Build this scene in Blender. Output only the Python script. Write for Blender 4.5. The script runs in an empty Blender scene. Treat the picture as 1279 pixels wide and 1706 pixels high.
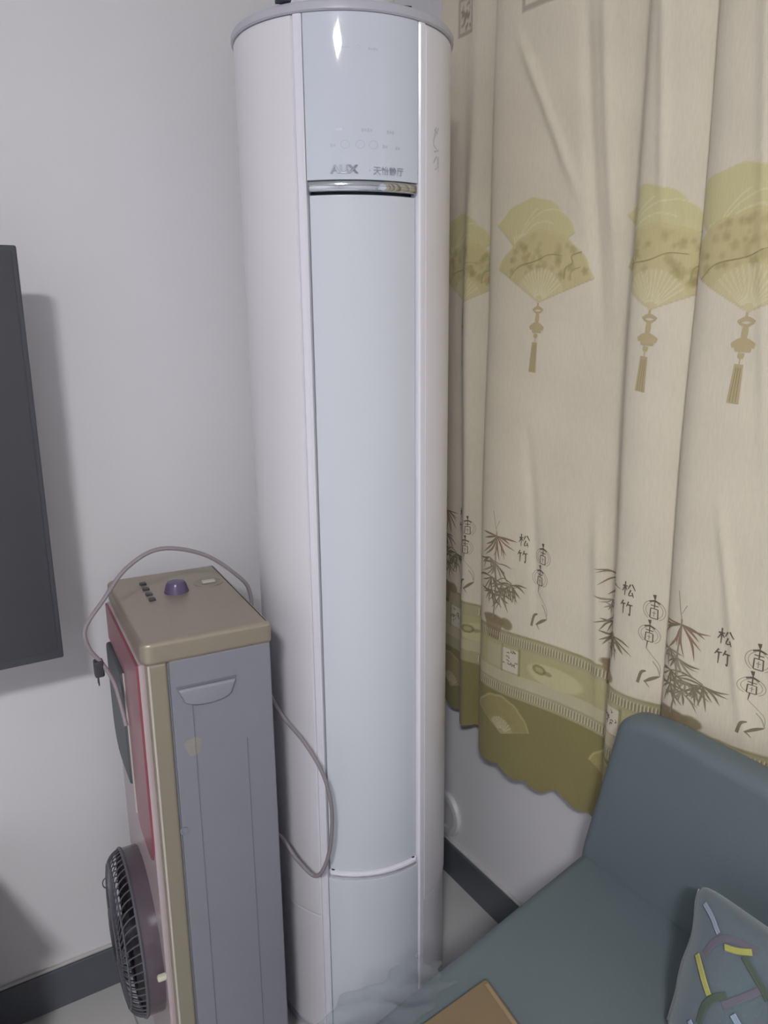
import bpy, bmesh, math, random
import numpy as np
from mathutils import Vector, Matrix

random.seed(7)
SC = bpy.context.scene
COL = SC.collection
R_ = math.radians

# ------------------------------------------------------------------ camera
FPX, PITCH, ROLL, YAW = 1310.0, R_(13.9), R_(-0.6), R_(31.2)
CAM = Vector((-1.036, -1.505, 1.38))
_F = Vector((math.sin(YAW), math.cos(YAW), 0)); _R = Vector((math.cos(YAW), -math.sin(YAW), 0)); _U = Vector((0, 0, 1))
C_FWD = _F*math.cos(PITCH) - _U*math.sin(PITCH)
_up = _F*math.sin(PITCH) + _U*math.cos(PITCH)
C_X = _R*math.cos(ROLL) + _up*math.sin(ROLL)
C_Y = _up*math.cos(ROLL) - _R*math.sin(ROLL)
cd = bpy.data.cameras.new('camera')
cd.sensor_fit = 'VERTICAL'; cd.sensor_height = 36.0; cd.sensor_width = 36.0*1279/1706
cd.lens = FPX/1706*36.0; cd.clip_start = 0.02
cam = bpy.data.objects.new('camera', cd); COL.objects.link(cam)
cam.matrix_world = Matrix(((C_X.x, C_Y.x, -C_FWD.x, CAM.x), (C_X.y, C_Y.y, -C_FWD.y, CAM.y), (C_X.z, C_Y.z, -C_FWD.z, CAM.z), (0, 0, 0, 1)))
SC.camera = cam

def ray(u, v):
    return C_FWD + C_X*((u-639.5)/FPX) - C_Y*((v-853)/FPX)
def on_plane(u, v, p0, n):
    r = ray(u, v); return CAM + r*((p0-CAM).dot(n)/r.dot(n))

# ------------------------------------------------------------------ light
w = bpy.data.worlds.new('world'); SC.world = w; w.use_nodes = True
w.node_tree.nodes['Background'].inputs[0].default_value = (0.6, 0.7, 0.9, 1)
w.node_tree.nodes['Background'].inputs[1].default_value = 0.05
LAMP_POS = (-1.98, -2.70, 2.55)      # square ceiling lamp, room centre
LAMP_SIZE = 0.28
LAMP_STRENGTH = 128.0
LAMP_COLOR = (0.985, 0.98, 0.985)
vs = SC.view_settings
vs.view_transform = 'Standard'; vs.look = 'None'; vs.gamma = 1.0; vs.use_curve_mapping = False
vs.exposure = 1.10

# ------------------------------------------------------------------ materials
def lin(c):
    c = c/255.0
    return c/12.92 if c <= 0.04045 else ((c+0.055)/1.055)**2.4
def rgb(r, g, b): return (lin(r), lin(g), lin(b), 1.0)

def mat(name, col, rough=0.5, metal=0.0, spec=0.5, noise=0.0, nscale=40.0, bump=0.0, bscale=200.0, coat=0.0, emit=None, estr=0.0, alpha=None, trans=0.0, sheen=0.0, attr=None):
    m = bpy.data.materials.new(name); m.use_nodes = True
    nt = m.node_tree; b = nt.nodes['Principled BSDF']
    b.inputs['Base Color'].default_value = col
    b.inputs['Roughness'].default_value = rough
    b.inputs['Metallic'].default_value = metal
    b.inputs['Specular IOR Level'].default_value = spec
    b.inputs['Coat Weight'].default_value = coat
    b.inputs['Sheen Weight'].default_value = sheen
    b.inputs['Transmission Weight'].default_value = trans
    if alpha is not None: b.inputs['Alpha'].default_value = alpha
    if emit: b.inputs['Emission Color'].default_value = emit; b.inputs['Emission Strength'].default_value = estr
    tc = nt.nodes.new('ShaderNodeTexCoord')
    src = None
    if attr:
        a = nt.nodes.new('ShaderNodeAttribute'); a.attribute_name = attr; src = a.outputs['Color']
        nt.links.new(src, b.inputs['Base Color'])
    if noise > 0:
        n = nt.nodes.new('ShaderNodeTexNoise'); n.inputs['Scale'].default_value = nscale; n.inputs['Detail'].default_value = 5
        nt.links.new(tc.outputs['Object'], n.inputs['Vector'])
        mr = nt.nodes.new('ShaderNodeMapRange'); mr.inputs['To Min'].default_value = 1-noise; mr.inputs['To Max'].default_value = 1+noise
        nt.links.new(n.outputs['Fac'], mr.inputs['Value'])
        mx = nt.nodes.new('ShaderNodeMix'); mx.data_type = 'RGBA'; mx.blend_type = 'MULTIPLY'; mx.inputs[0].default_value = 1
        if src: nt.links.new(src, mx.inputs[6])
        else: mx.inputs[6].default_value = col
        nt.links.new(mr.outputs['Result'], mx.inputs[7]); nt.links.new(mx.outputs[2], b.inputs['Base Color'])
    if bump > 0:
        n2 = nt.nodes.new('ShaderNodeTexNoise'); n2.inputs['Scale'].default_value = bscale; n2.inputs['Detail'].default_value = 3
        nt.links.new(tc.outputs['Object'], n2.inputs['Vector'])
        bp = nt.nodes.new('ShaderNodeBump'); bp.inputs['Strength'].default_value = bump; bp.inputs['Distance'].default_value = 0.002
        nt.links.new(n2.outputs['Fac'], bp.inputs['Height']); nt.links.new(bp.outputs['Normal'], b.inputs['Normal'])
    return m

M = {}
M['wall'] = mat('wall_paint', rgb(224, 223, 227), 0.85, noise=0.03, nscale=3, bump=0.08, bscale=120)
M['ceiling'] = mat('ceiling_paint', rgb(232, 231, 233), 0.9)
M['base'] = mat('skirting_tile', rgb(90, 94, 101), 0.45, noise=0.1, nscale=12)
M['grout'] = mat('skirting_grout', rgb(196, 194, 192), 0.8)
M['ac'] = mat('ac_white_plastic', rgb(230, 228, 234), 0.28, spec=0.45)
M['ac_panel'] = mat('ac_panel_gloss', rgb(210, 216, 228), 0.035, spec=0.5)
M['ac_door'] = mat('ac_door_satin', rgb(214, 219, 228), 0.22, spec=0.4)
M['ac_trim'] = mat('ac_trim_white', rgb(236, 235, 244), 0.2)
M['ac_cap'] = mat('ac_cap_grey', rgb(188, 189, 200), 0.35)
M['ac_gap'] = mat('ac_gap_dark', rgb(70, 76, 88), 0.6)
M['chrome'] = mat('chrome', rgb(200, 204, 210), 0.08, metal=1.0)
M['logo'] = mat('logo_chrome', rgb(126, 130, 140), 0.3, metal=0.4)
M['mark'] = mat('panel_mark_grey', rgb(188, 194, 206), 0.3)
M['mark_d'] = mat('panel_mark_dark', rgb(164, 169, 182), 0.3)
M['gold'] = mat('gold_lacquer', rgb(160, 150, 134), 0.32, metal=0.3, noise=0.05, nscale=60)
M['gold_f'] = mat('gold_frame', rgb(152, 146, 128), 0.4, metal=0.2)
M['cool_side'] = mat('cooler_grey_plastic', rgb(136, 137, 147), 0.45, noise=0.04, nscale=25)
M['handle'] = mat('handle_lit_grey', rgb(146, 147, 158), 0.3)  # lightened so the handle lip looks lit
M['groove'] = mat('groove_grey', rgb(116, 118, 127), 0.6)
M['red'] = mat('red_gloss', rgb(146, 78, 90), 0.3, coat=0.1)
M['pinkish'] = mat('rose_silver', rgb(182, 168, 170), 0.3)
M['pale'] = mat('pale_edge', rgb(196, 190, 182), 0.3)
M['darkgrille'] = mat('dark_grille', rgb(84, 90, 94), 0.5, noise=0.1, nscale=300)
M['black'] = mat('black_plastic', rgb(62, 62, 68), 0.4)
M['wire'] = mat('black_wire', rgb(88, 88, 96), 0.4)
M['drum'] = mat('drum_smoke', rgb(92, 82, 90), 0.2)
M['fanblade'] = mat('fan_blade_smoke', rgb(112, 110, 117), 0.35)
M['cord'] = mat('cord_grey', rgb(142, 135, 140), 0.5)
M['purple'] = mat('knob_purple', rgb(92, 80, 112), 0.25)
M['residue'] = mat('glue_residue', rgb(148, 145, 140), 0.8, noise=0.15, nscale=80)
M['tv'] = mat('tv_screen', rgb(60, 61, 67), 0.28, spec=0.6)
M['tv_b'] = mat('tv_bezel', rgb(66, 68, 76), 0.4)
M['curtain'] = None
M['sofa'] = mat('sofa_leatherette', rgb(104, 116, 121), 0.55, noise=0.05, nscale=9, bump=0.12, bscale=350)
M['sofa_leg'] = mat('sofa_leg', rgb(60, 58, 56), 0.5)
M['card'] = mat('tan_card', rgb(128, 110, 84), 0.6, noise=0.06, nscale=14)
M['card_e'] = mat('tan_card_edge', rgb(150, 130, 100), 0.6)
M['pillow'] = mat('pillow_fleece', rgb(95, 108, 115), 0.9, sheen=0.4, noise=0.06, nscale=40, bump=0.25, bscale=500)
M['p_yel'] = mat('stripe_yellow', rgb(172, 170, 98), 0.8, noise=0.15, nscale=120)
M['p_blue'] = mat('stripe_pale_blue', rgb(146, 160, 178), 0.8, noise=0.1, nscale=120)
M['p_green'] = mat('stripe_green', rgb(82, 94, 82), 0.9)
M['p_purp'] = mat('stripe_purple', rgb(106, 103, 113), 0.9)
M['thread'] = mat('piping_thread', rgb(176, 178, 182), 0.5)
M['lampbody'] = mat('lamp_body', rgb(240, 240, 240), 0.4)
M['lamp'] = mat('lamp_diffuser', rgb(250, 250, 250), 0.5, emit=LAMP_COLOR+(1,), estr=LAMP_STRENGTH)
M['white'] = mat('white_plastic', rgb(214, 214, 218), 0.4)
M['wood'] = mat('cabinet_wood', rgb(120, 96, 74), 0.5, noise=0.15, nscale=20)
M['steel'] = mat('rod_steel', rgb(150, 150, 152), 0.3, metal=1.0)
M['glass'] = mat('night_glass', rgb(30, 34, 42), 0.05)
M['ink'] = mat('print_ink_grey', rgb(104, 96, 84), 0.9)
M['ink_l'] = mat('print_ink_light', rgb(158, 148, 130), 0.9)
M['ink_g'] = mat('print_ink_olive', rgb(136, 127, 102), 0.9)
M['ink_r'] = mat('print_ink_rust', rgb(152, 126, 104), 0.9)
M['ink_w'] = mat('print_ink_pale', rgb(218, 210, 182), 0.9)
M['ink_b'] = mat('print_ink_blue', rgb(160, 164, 152), 0.9)

# bag: thin clear film
def bag_mat():
    m = bpy.data.materials.new('clear_film'); m.use_nodes = True; nt = m.node_tree
    b = nt.nodes['Principled BSDF']; out = nt.nodes['Material Output']
    b.inputs['Base Color'].default_value = rgb(150, 158, 164); b.inputs['Roughness'].default_value = 0.1
    b.inputs['Specular IOR Level'].default_value = 0.7
    t = nt.nodes.new('ShaderNodeBsdfTransparent'); t.inputs[0].default_value = (0.93, 0.95, 0.97, 1)
    mx = nt.nodes.new('ShaderNodeMixShader'); mx.inputs[0].default_value = 0.30
    tc = nt.nodes.new('ShaderNodeTexCoord'); vo = nt.nodes.new('ShaderNodeTexVoronoi'); vo.inputs['Scale'].default_value = 38
    bp = nt.nodes.new('ShaderNodeBump'); bp.inputs['Strength'].default_value = 1.0; bp.inputs['Distance'].default_value = 0.004
    nt.links.new(tc.outputs['Object'], vo.inputs['Vector']); nt.links.new(vo.outputs['Distance'], bp.inputs['Height']); nt.links.new(bp.outputs['Normal'], b.inputs['Normal'])
    nt.links.new(t.outputs[0], mx.inputs[1]); nt.links.new(b.outputs[0], mx.inputs[2]); nt.links.new(mx.outputs[0], out.inputs[0])
    return m
M['film'] = bag_mat()

# floor: large pale tiles
def floor_mat():
    m = mat('floor_tile', rgb(196, 196, 196), 0.3, noise=0.04, nscale=5)
    nt = m.node_tree; b = nt.nodes['Principled BSDF']
    tc = nt.nodes.new('ShaderNodeTexCoord')
    br = nt.nodes.new('ShaderNodeTexBrick'); br.offset = 0; br.inputs['Scale'].default_value = 1
    br.inputs['Brick Width'].default_value = 0.8; br.inputs['Row Height'].default_value = 0.8; br.inputs['Mortar Size'].default_value = 0.002
    br.inputs['Color1'].default_value = rgb(198, 197, 196); br.inputs['Color2'].default_value = rgb(192, 192, 193); br.inputs['Mortar'].default_value = rgb(150, 150, 150)
    nt.links.new(tc.outputs['Object'], br.inputs['Vector']); nt.links.new(br.outputs['Color'], b.inputs['Base Color'])
    return m
M['floor'] = floor_mat()

# ------------------------------------------------------------------ helpers
def link(name, me, m, parent=None, smooth=True, loc=None):
    if m is not None: me.materials.append(m)
    if smooth:
        for p in me.polygons: p.use_smooth = True
    o = bpy.data.objects.new(name, me); COL.objects.link(o)
    if parent: o.parent = parent
    if loc: o.location = loc
    return o
def sharp(me, ang=35):
    try: me.set_sharp_from_angle(angle=R_(ang))
    except Exception: pass
def obj(name, bm, m, parent=None, smooth=True, loc=None, ang=35):
    bmesh.ops.recalc_face_normals(bm, faces=bm.faces)
    me = bpy.data.meshes.new(name); bm.to_mesh(me); bm.free()
    o = link(name, me, m, parent, smooth, loc)
    if smooth:
        sharp(me, ang)
        if ang < 60:
            wn = o.modifiers.new('weighted_normal', 'WEIGHTED_NORMAL'); wn.weight = 100; wn.keep_sharp = True
    return o
def tag(o, label=None, cat=None, group=None, kind=None):
    if label: o['label'] = label
    if cat: o['category'] = cat
    if group: o['group'] = group
    if kind: o['kind'] = kind
    return o
def thing(name, label, cat, loc=(0, 0, 0), rz=0.0):
    o = bpy.data.objects.new(name, None); COL.objects.link(o)
    o.empty_display_size = 0.05; o.location = loc; o.rotation_euler = (0, 0, rz)
    return tag(o, label, cat)
def NB(): return bmesh.new()
def box(bm, x0, x1, y0, y1, z0, z1, bev=0.0, seg=2):
    b2 = bmesh.new()
    bmesh.ops.create_cube(b2, size=1.0)
    for v in b2.verts: v.co = Vector(((x0+x1)/2+v.co.x*(x1-x0), (y0+y1)/2+v.co.y*(y1-y0), (z0+z1)/2+v.co.z*(z1-z0)))
    if bev > 0: bmesh.ops.bevel(b2, geom=b2.edges[:], offset=bev, segments=seg, profile=0.5, affect='EDGES')
    merge(bm, b2); return bm
def merge(bm, b2, mx=None):
    me = bpy.data.meshes.new('tmp'); b2.to_mesh(me); b2.free()
    if mx is not None: me.transform(mx)
    bm.from_mesh(me); bpy.data.meshes.remove(me)
def lathe(bm, prof, n=64, mx=None, caps=True):
    b2 = bmesh.new(); rings = []
    for r, z in prof:
        if r < 1e-6: rings.append([b2.verts.new((0, 0, z))])
        else: rings.append([b2.verts.new((r*math.cos(2*math.pi*i/n), r*math.sin(2*math.pi*i/n), z)) for i in range(n)])
    for a, b in zip(rings, rings[1:]):
        for i in range(n):
            j = (i+1) % n
            if len(a) == 1 and len(b) == 1: continue
            if len(a) == 1: b2.faces.new((a[0], b[j], b[i]))
            elif len(b) == 1: b2.faces.new((a[i], a[j], b[0]))
            else: b2.faces.new((a[i], a[j], b[j], b[i]))
    if caps:
        for rg in (rings[0], rings[-1]):
            if len(rg) > 1: b2.faces.new(rg)
    merge(bm, b2, mx); return bm
def catmull(P, n=8, closed=False):
    P = [np.array(p, float) for p in P]; out = []
    N = len(P); rng = range(N if closed else N-1)
    for i in rng:
        p0 = P[(i-1) % N] if closed or i > 0 else 2*P[0]-P[1]
        p1 = P[i]; p2 = P[(i+1) % N]
        p3 = P[(i+2) % N] if closed or i+2 < N else 2*P[-1]-P[-2]
        for k in range(n):
            t = k/n
            out.append(0.5*((2*p1)+(-p0+p2)*t+(2*p0-5*p1+4*p2-p3)*t*t+(-p0+3*p1-3*p2+p3)*t**3))
    if not closed: out.append(P[-1])
    return out
def tube(bm, pts, r, n=10, closed=False):
    pts = [Vector(p) for p in pts]; N = len(pts); rings = []
    up = None
    for i, p in enumerate(pts):
        if closed: t = pts[(i+1) % N]-pts[i-1]
        else: t = pts[min(i+1, N-1)]-pts[max(i-1, 0)]
        t.normalize()
        if up is None:
            up = Vector((0, 0, 1)) if abs(t.z) < 0.9 else Vector((1, 0, 0))
        side = t.cross(up)
        if side.length < 1e-6: side = t.orthogonal()
        side.normalize(); up = side.cross(t).normalized()
        rr = r[i] if isinstance(r, (list, tuple)) else r
        rings.append([bm.verts.new(p+side*rr*math.cos(2*math.pi*k/n)+up*rr*math.sin(2*math.pi*k/n)) for k in range(n)])
    for i in range(N if closed else N-1):
        a, b = rings[i], rings[(i+1) % N]
        for k in range(n):
            bm.faces.new((a[k], a[(k+1) % n], b[(k+1) % n], b[k]))
    if not closed: bm.faces.new(rings[0]); bm.faces.new(rings[-1])
    return bm
def sector(bm, r0, r1, p0, p1, z0, z1, n=24, bev=0.0, seg=2):
    """solid arc segment between two radii, angles in degrees"""
    b2 = bmesh.new(); prof = [(r0, z0), (r1, z0), (r1, z1), (r0, z1)]
    if bev > 0: prof = [(r0, z0), (r1-bev, z0), (r1-bev*.3, z0+bev*.3), (r1, z0+bev), (r1, z0+bev*2), (r1, z1-bev*2), (r1, z1-bev), (r1-bev*.3, z1-bev*.3), (r1-bev, z1), (r0, z1)]
    rings = []
    da = math.degrees(bev/r1); angs = [p0+(p1-p0)*i/n for i in range(n+1)]
    if bev > 0: angs = [p0, p0+da, p0+2*da] + angs[1:-1] + [p1-2*da, p1-da, p1]
    for i, ad in enumerate(angs):
        a = R_(ad); e = 0.0
        if bev > 0 and (i == 0 or i == len(angs)-1): e = bev
        rings.append([b2.verts.new(((r-(e if r > (r0+r1)/2 else 0))*math.cos(a), (r-(e if r > (r0+r1)/2 else 0))*math.sin(a), z)) for r, z in prof])
    k = len(prof)
    for a, b in zip(rings, rings[1:]):
        for i in range(k): b2.faces.new((a[i], a[(i+1) % k], b[(i+1) % k], b[i]))
    b2.faces.new(rings[0]); b2.faces.new(rings[-1])
    merge(bm, b2); return bm
def prism(bm, poly, h0, h1, axes='xyz', bev=0.0, seg=3, mx=None):
    """extrude a 2D polygon; axes gives which world axes take (a, b, height)"""
    b2 = bmesh.new(); ix = ['xyz'.index(c) for c in axes]
    def put(a, b, h):
        v = [0, 0, 0]; v[ix[0]] = a; v[ix[1]] = b; v[ix[2]] = h; return b2.verts.new(v)
    A = [put(a, b, h0) for a, b in poly]; B = [put(a, b, h1) for a, b in poly]
    n = len(poly); b2.faces.new(A); b2.faces.new(B)
    for i in range(n): b2.faces.new((A[i], A[(i+1) % n], B[(i+1) % n], B[i]))
    bmesh.ops.recalc_face_normals(b2, faces=b2.faces)
    if bev > 0:
        ed = [e for e in b2.edges if e.is_manifold and e.calc_face_angle(0) > R_(40)]
        bmesh.ops.bevel(b2, geom=ed, offset=bev, segments=seg, profile=0.5, affect='EDGES')
    merge(bm, b2, mx); return bm
def round_poly(pts, rad, n=6):
    out = []; N = len(pts)
    for i in range(N):
        p = Vector(pts[i]); a = (Vector(pts[i-1])-p); b = (Vector(pts[(i+1) % N])-p)
        r = rad[i] if isinstance(rad, (list, tuple)) else rad
        if r <= 0: out.append(tuple(p)); continue
        d = min(r, a.length*.45, b.length*.45)
        pa = p+a.normalized()*d; pb = p+b.normalized()*d
        for k in range(n+1):
            t = k/n; q = pa*(1-t)**2+p*2*t*(1-t)+pb*t*t; out.append((q.x, q.y))
    return out
def struct(name, bm, m, smooth=False):
    return tag(obj(name, bm, m, None, smooth), kind='structure')

# ------------------------------------------------------------------ room
RX, RY, RZ = -3.6, -4.8, 2.65
struct('floor', box(NB(), RX-.1, .1, RY-.1, .1, -.1, 0), M['floor'])
struct('ceiling', box(NB(), RX-.1, .1, RY-.1, .1, RZ, RZ+.1), M['ceiling'])
struct('wall_back', box(NB(), RX, 0, 0, .1, 0, RZ), M['wall'])
struct('wall_right', box(NB(), 0, .1, RY, .1, 0, RZ), M['wall'])
struct('wall_left', box(NB(), RX-.1, RX, RY, .1, 0, RZ), M['wall'])
struct('wall_front', box(NB(), RX-.1, .1, RY-.1, RY, 0, RZ), M['wall'])
BH = .092
struct('baseboard_back', box(NB(), RX, -.012, -.012, 0, 0, BH, .002), M['base'])
struct('baseboard_right', box(NB(), -.012, 0, RY, -.012, 0, BH, .002), M['base'])
struct('trim_1', box(NB(), RX, -.012, -.008, 0, BH, BH+.006, .002), M['grout'])
struct('trim_2', box(NB(), -.008, 0, RY, -.008, BH, BH+.006, .002), M['grout'])
# window behind the curtain
win = struct('window_1', (lambda b: (box(b, -.014, 0, -1.6, -.35, 1.0, 1.04, .003), box(b, -.014, 0, -1.6, -.35, 2.2, 2.24, .003), box(b, -.014, 0, -.39, -.35, 1.0, 2.24, .003), box(b, -.014, 0, -1.6, -1.56, 1.0, 2.24, .003), box(b, -.014, 0, -1.0, -.96, 1.0, 2.24, .003), b)[-1])(NB()), M['white'])
for y0, y1 in ((-1.56, -1.0), (-.96, -.39)):
    obj('window_pane', box(NB(), -.006, 0, y0, y1, 1.04, 2.2), M['glass'], win, False)

# ------------------------------------------------------------------ ceiling lamp
lp = thing('ceiling_lamp', 'square white ceiling lamp in the middle of the room', 'lamp', (LAMP_POS[0], LAMP_POS[1], RZ))
hs = LAMP_SIZE/2
obj('lamp_housing', box(NB(), -hs-.015, hs+.015, -hs-.015, hs+.015, -.03, 0, .006), M['lampbody'], lp)
obj('diffuser', box(NB(), -hs, hs, -hs, hs, -.048, -.03, .005), M['lamp'], lp)

# ------------------------------------------------------------------ floor-standing air conditioner
ACR = .175
AC_POS = (-.352, -.262, 0)
ac = thing('air_conditioner', 'tall white cylindrical floor-standing air conditioner in the room corner', 'air conditioner', AC_POS, R_(251.2))
ZT = 1.80
b = NB(); sector(b, .158, ACR, 34.4, 325.6, .285, ZT, 96, .003)
obj('body_shell', b, M['ac'], ac)
b = NB(); sector(b, .156, ACR-.0015, 34.4, 325.6, .02, .2845, 96, .002)
obj('base_shell', b, M['ac'], ac)
b = NB(); lathe(b, [(.155, .0), (.155, ZT)], 64)
obj('inner_column', b, M['ac_gap'], ac)
b = NB(); lathe(b, [(.168, 0), (.172, .004), (.172, .016), (.168, .02), (.158, .02)], 96)
obj('plinth', b, M['ac_cap'], ac)
for s in (1, -1):
    a0, a1 = (29.6, 34.2) if s > 0 else (-34.2, -29.6)
    b = NB(); sector(b, .158, ACR+.0022, a0, a1, .02, ZT, 6, .0022)
    tag(obj('trim_strip', b, M['ac_trim'], ac), 'raised white vertical trim strip')
b = NB(); sector(b, .16, ACR-.0005, -29.3, 29.3, 1.578, ZT, 40, .001)
disp = tag(obj('display_panel', b, M['ac_panel'], ac), 'glossy pale blue display panel with lettering')
b = NB(); prof = []
sector(b, .16, ACR+.0005, -29.3, 29.3, 1.562, 1.5775, 40, .004)
tag(obj('chrome_strip', b, M['chrome'], ac), 'thin chrome strip under the display panel')
b = NB(); sector(b, .156, ACR-.006, -28.9, 28.9, .39, 1.558, 40, .001)
tag(obj('outlet_door', b, M['ac_door'], ac), 'tall recessed pale sliding air outlet door')
b = NB(); sector(b, .158, ACR+.001, -29.2, 29.2, .374, .389, 40, .005)
obj('door_lip', b, M['ac_trim'], ac)
b = NB(); sector(b, .158, ACR-.0005, -29.3, 29.3, .02, .3735, 40, .001)
obj('lower_panel', b, M['ac_door'], ac)
b = NB(); lathe(b, [(.150, ZT), (.1765, ZT), (.1785, ZT+.002), (.1785, ZT+.010), (.176, ZT+.014), (.168, ZT+.016), (.0, ZT+.016)], 96)
obj('top_cap', b, M['ac_cap'], ac)
lid = obj('top_lid', (lambda bb: (lathe(bb, [(.088, ZT+.018), (.092, ZT+.024), (.092, ZT+.048), (.086, ZT+.054), (0, ZT+.056)], 64, Matrix.Translation((.05, -.02, .004))), bb)[-1])(NB()), M['ac_trim'], ac)
for s in (-1, 1):
    b = NB(); box(b, .128, .146, s*.088-.032, s*.088-.010, ZT+.0162, ZT+.0215, .0015)
    obj('lid_foot', b, M['ac_gap'], lid)

def cyl_map(me, rr):
    for v in me.vertices:
        a = v.co.x/ACR; r = rr+v.co.z
        v.co = Vector((r*math.cos(a), r*math.sin(a), v.co.y))
def text_mesh(txt, size, x, y, depth=.0004, bold=0.0, sx=1.0):
    cu = bpy.data.curves.new('t', 'FONT'); cu.body = txt; cu.size = size; cu.extrude = depth; cu.offset = bold
    cu.align_x = 'LEFT'; cu.space_character = 1.0
    o = bpy.data.objects.new('t', cu); COL.objects.link(o)
    dg = bpy.context.evaluated_depsgraph_get()
    me = bpy.data.meshes.new_from_object(o.evaluated_get(dg))
    bpy.data.objects.remove(o); bpy.data.curves.remove(cu)
    for v in me.vertices: v.co = Vector((x+v.co.x*sx, y+v.co.y, v.co.z))
    return me
def panel_text(name, txt, size, x, y, m, parent, bold=0.0, sx=1.0, depth=.0004):
    me = text_mesh(txt, size, x, y, depth, bold, sx)
    bmm = NB(); bmm.from_mesh(me); bpy.data.meshes.remove(me)
    me = bpy.data.meshes.new(name); bmm.to_mesh(me); bmm.free()
    cyl_map(me, ACR+.0003)
    return link(name, me, m, parent, False)
def flat_marks(name, rects, m, parent, rr=ACR-.0003, ell=()):
    """small printed marks on the cylinder: rects = (x0,x1,z0,z1), ell = rings (x,z,rx,rz)"""
    bm = NB()
    for x0, x1, z0, z1 in rects:
        n = max(1, int((x1-x0)/.004)); vs_ = []
        for i in range(n+1):
            x = x0+(x1-x0)*i/n; vs_.append((bm.verts.new((x, z0, 0)), bm.verts.new((x, z1, 0))))
        for a, c in zip(vs_, vs_[1:]): bm.faces.new((a[0], c[0], c[1], a[1]))
    for x, z, rx, rz in ell:
        ring = [(bm.verts.new((x+rx*math.cos(t), z+rz*math.sin(t), 0)), bm.verts.new((x+rx*.86*math.cos(t), z+rz*.86*math.sin(t), 0))) for t in [2*math.pi*i/20 for i in range(20)]]
        for i in range(20):
            a, c = ring[i], ring[(i+1) % 20]; bm.faces.new((a[0], c[0], c[1], a[1]))
    me = bpy.data.meshes.new(name); bm.to_mesh(me); bm.free(); cyl_map(me, rr)
    return link(name, me, m, parent, False)
# lettering: the arc offset 0 is the panel centre
tag(panel_text('lettering', 'AUX', .0155, -.052, 1.587, M['logo'], disp, bold=.0005, sx=1.22, depth=.0008), 'dark chrome brand lettering')
panel_text('lettering', '· 天怡静厅', .0125, .004, 1.5865, M['mark_d'], disp)
def dashes(x, z, n=3, wd=.0034, h=.005): return [(x+k*wd*1.25, x+k*wd*1.25+wd, z+(.0006 if k % 2 else 0), z+h-(.001 if k % 2 else 0)) for k in range(n)]
flat_marks('indicator_marks', dashes(-.045, 1.643)+dashes(-.006, 1.643, 4)+dashes(.033, 1.642)+dashes(-.052, 1.622, 2)+dashes(.026, 1.622, 2)+dashes(.047, 1.621, 2), M['mark'], disp,
           ell=[(-.030, 1.626, .007, .006), (-.008, 1.626, .007, .006), (.012, 1.626, .007, .006)])
flat_marks('indicator_marks', dashes(-.036, 1.752, 4, .003, .0035)+dashes(.006, 1.751, 4, .003, .0035), M['mark'], disp, ell=[(-.009, 1.754, .003, .003)])
# faint brush mark on the right side of the shell
bm = NB()
def cyl_stroke(bm, pts, w0, w1, rr):
    P = catmull([(x, z, 0) for x, z in pts], 5); prev = None
    for i, p in enumerate(P):
        t = i/(len(P)-1); q = P[min(i+1, len(P)-1)]-P[max(i-1, 0)]; L = math.hypot(q[0], q[1]) or 1
        wd = w0+(w1-w0)*t; nx, nz = -q[1]/L*wd, q[0]/L*wd
        a, c = [bm.verts.new((rr*math.cos((p[0]+s*nx)/ACR), rr*math.sin((p[0]+s*nx)/ACR), p[1]+s*nz)) for s in (1, -1)]
        if prev: bm.faces.new((prev[0], a, c, prev[1]))
        prev = (a, c)
for st in ([(.128, 1.660), (.138, 1.655)], [(.134, 1.664), (.126, 1.640), (.136, 1.632)], [(.141, 1.664), (.132, 1.650)], [(.128, 1.628), (.142, 1.632)], [(.126, 1.612), (.136, 1.622), (.138, 1.608), (.130, 1.602)], [(.142, 1.622), (.141, 1.600)]):
    cyl_stroke(bm, st, .0012, .0006, ACR+.0003)
obj('brush_mark', bm, mat('faint_mark', rgb(190, 189, 196), .4), ac.children[0], False)

# ------------------------------------------------------------------ air cooler box
bx = thing('air_cooler', 'narrow grey box-shaped air cooler with gold top standing beside the air conditioner', 'air cooler', (-.678, -.251, 0), R_(-4.3))
HX, HY, HT = .098, .165, .92
b = NB(); box(b, -HX+.036, HX, -HY, HY, .012, HT-.034, .004, 2)
obj('body', b, M['cool_side'], bx)
b = NB()
for x in (-.03, .052): box(b, x-.0009, x+.0009, -HY-.0006, -HY+.001, .02, HT-.09 if x < 0 else .73)
box(b, -HX+.0345, -HX+.0365, -HY-.0004, -HY+.002, .012, HT-.036)
obj('panel_seam', b, M['groove'], bx, False)
b = NB(); box(b, -HX+.004, -HX+.036, -HY, HY, .012, HT-.034, .006, 3)
fr = tag(obj('front_frame', b, M['gold_f'], bx), 'gold front frame')
b = NB(); box(b, -HX+.006, -HX+.0095, -HY-.0010, -HY+.002, .014, HT-.036, .001)
obj('frame_bead', b, M['pale'], fr)
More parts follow.
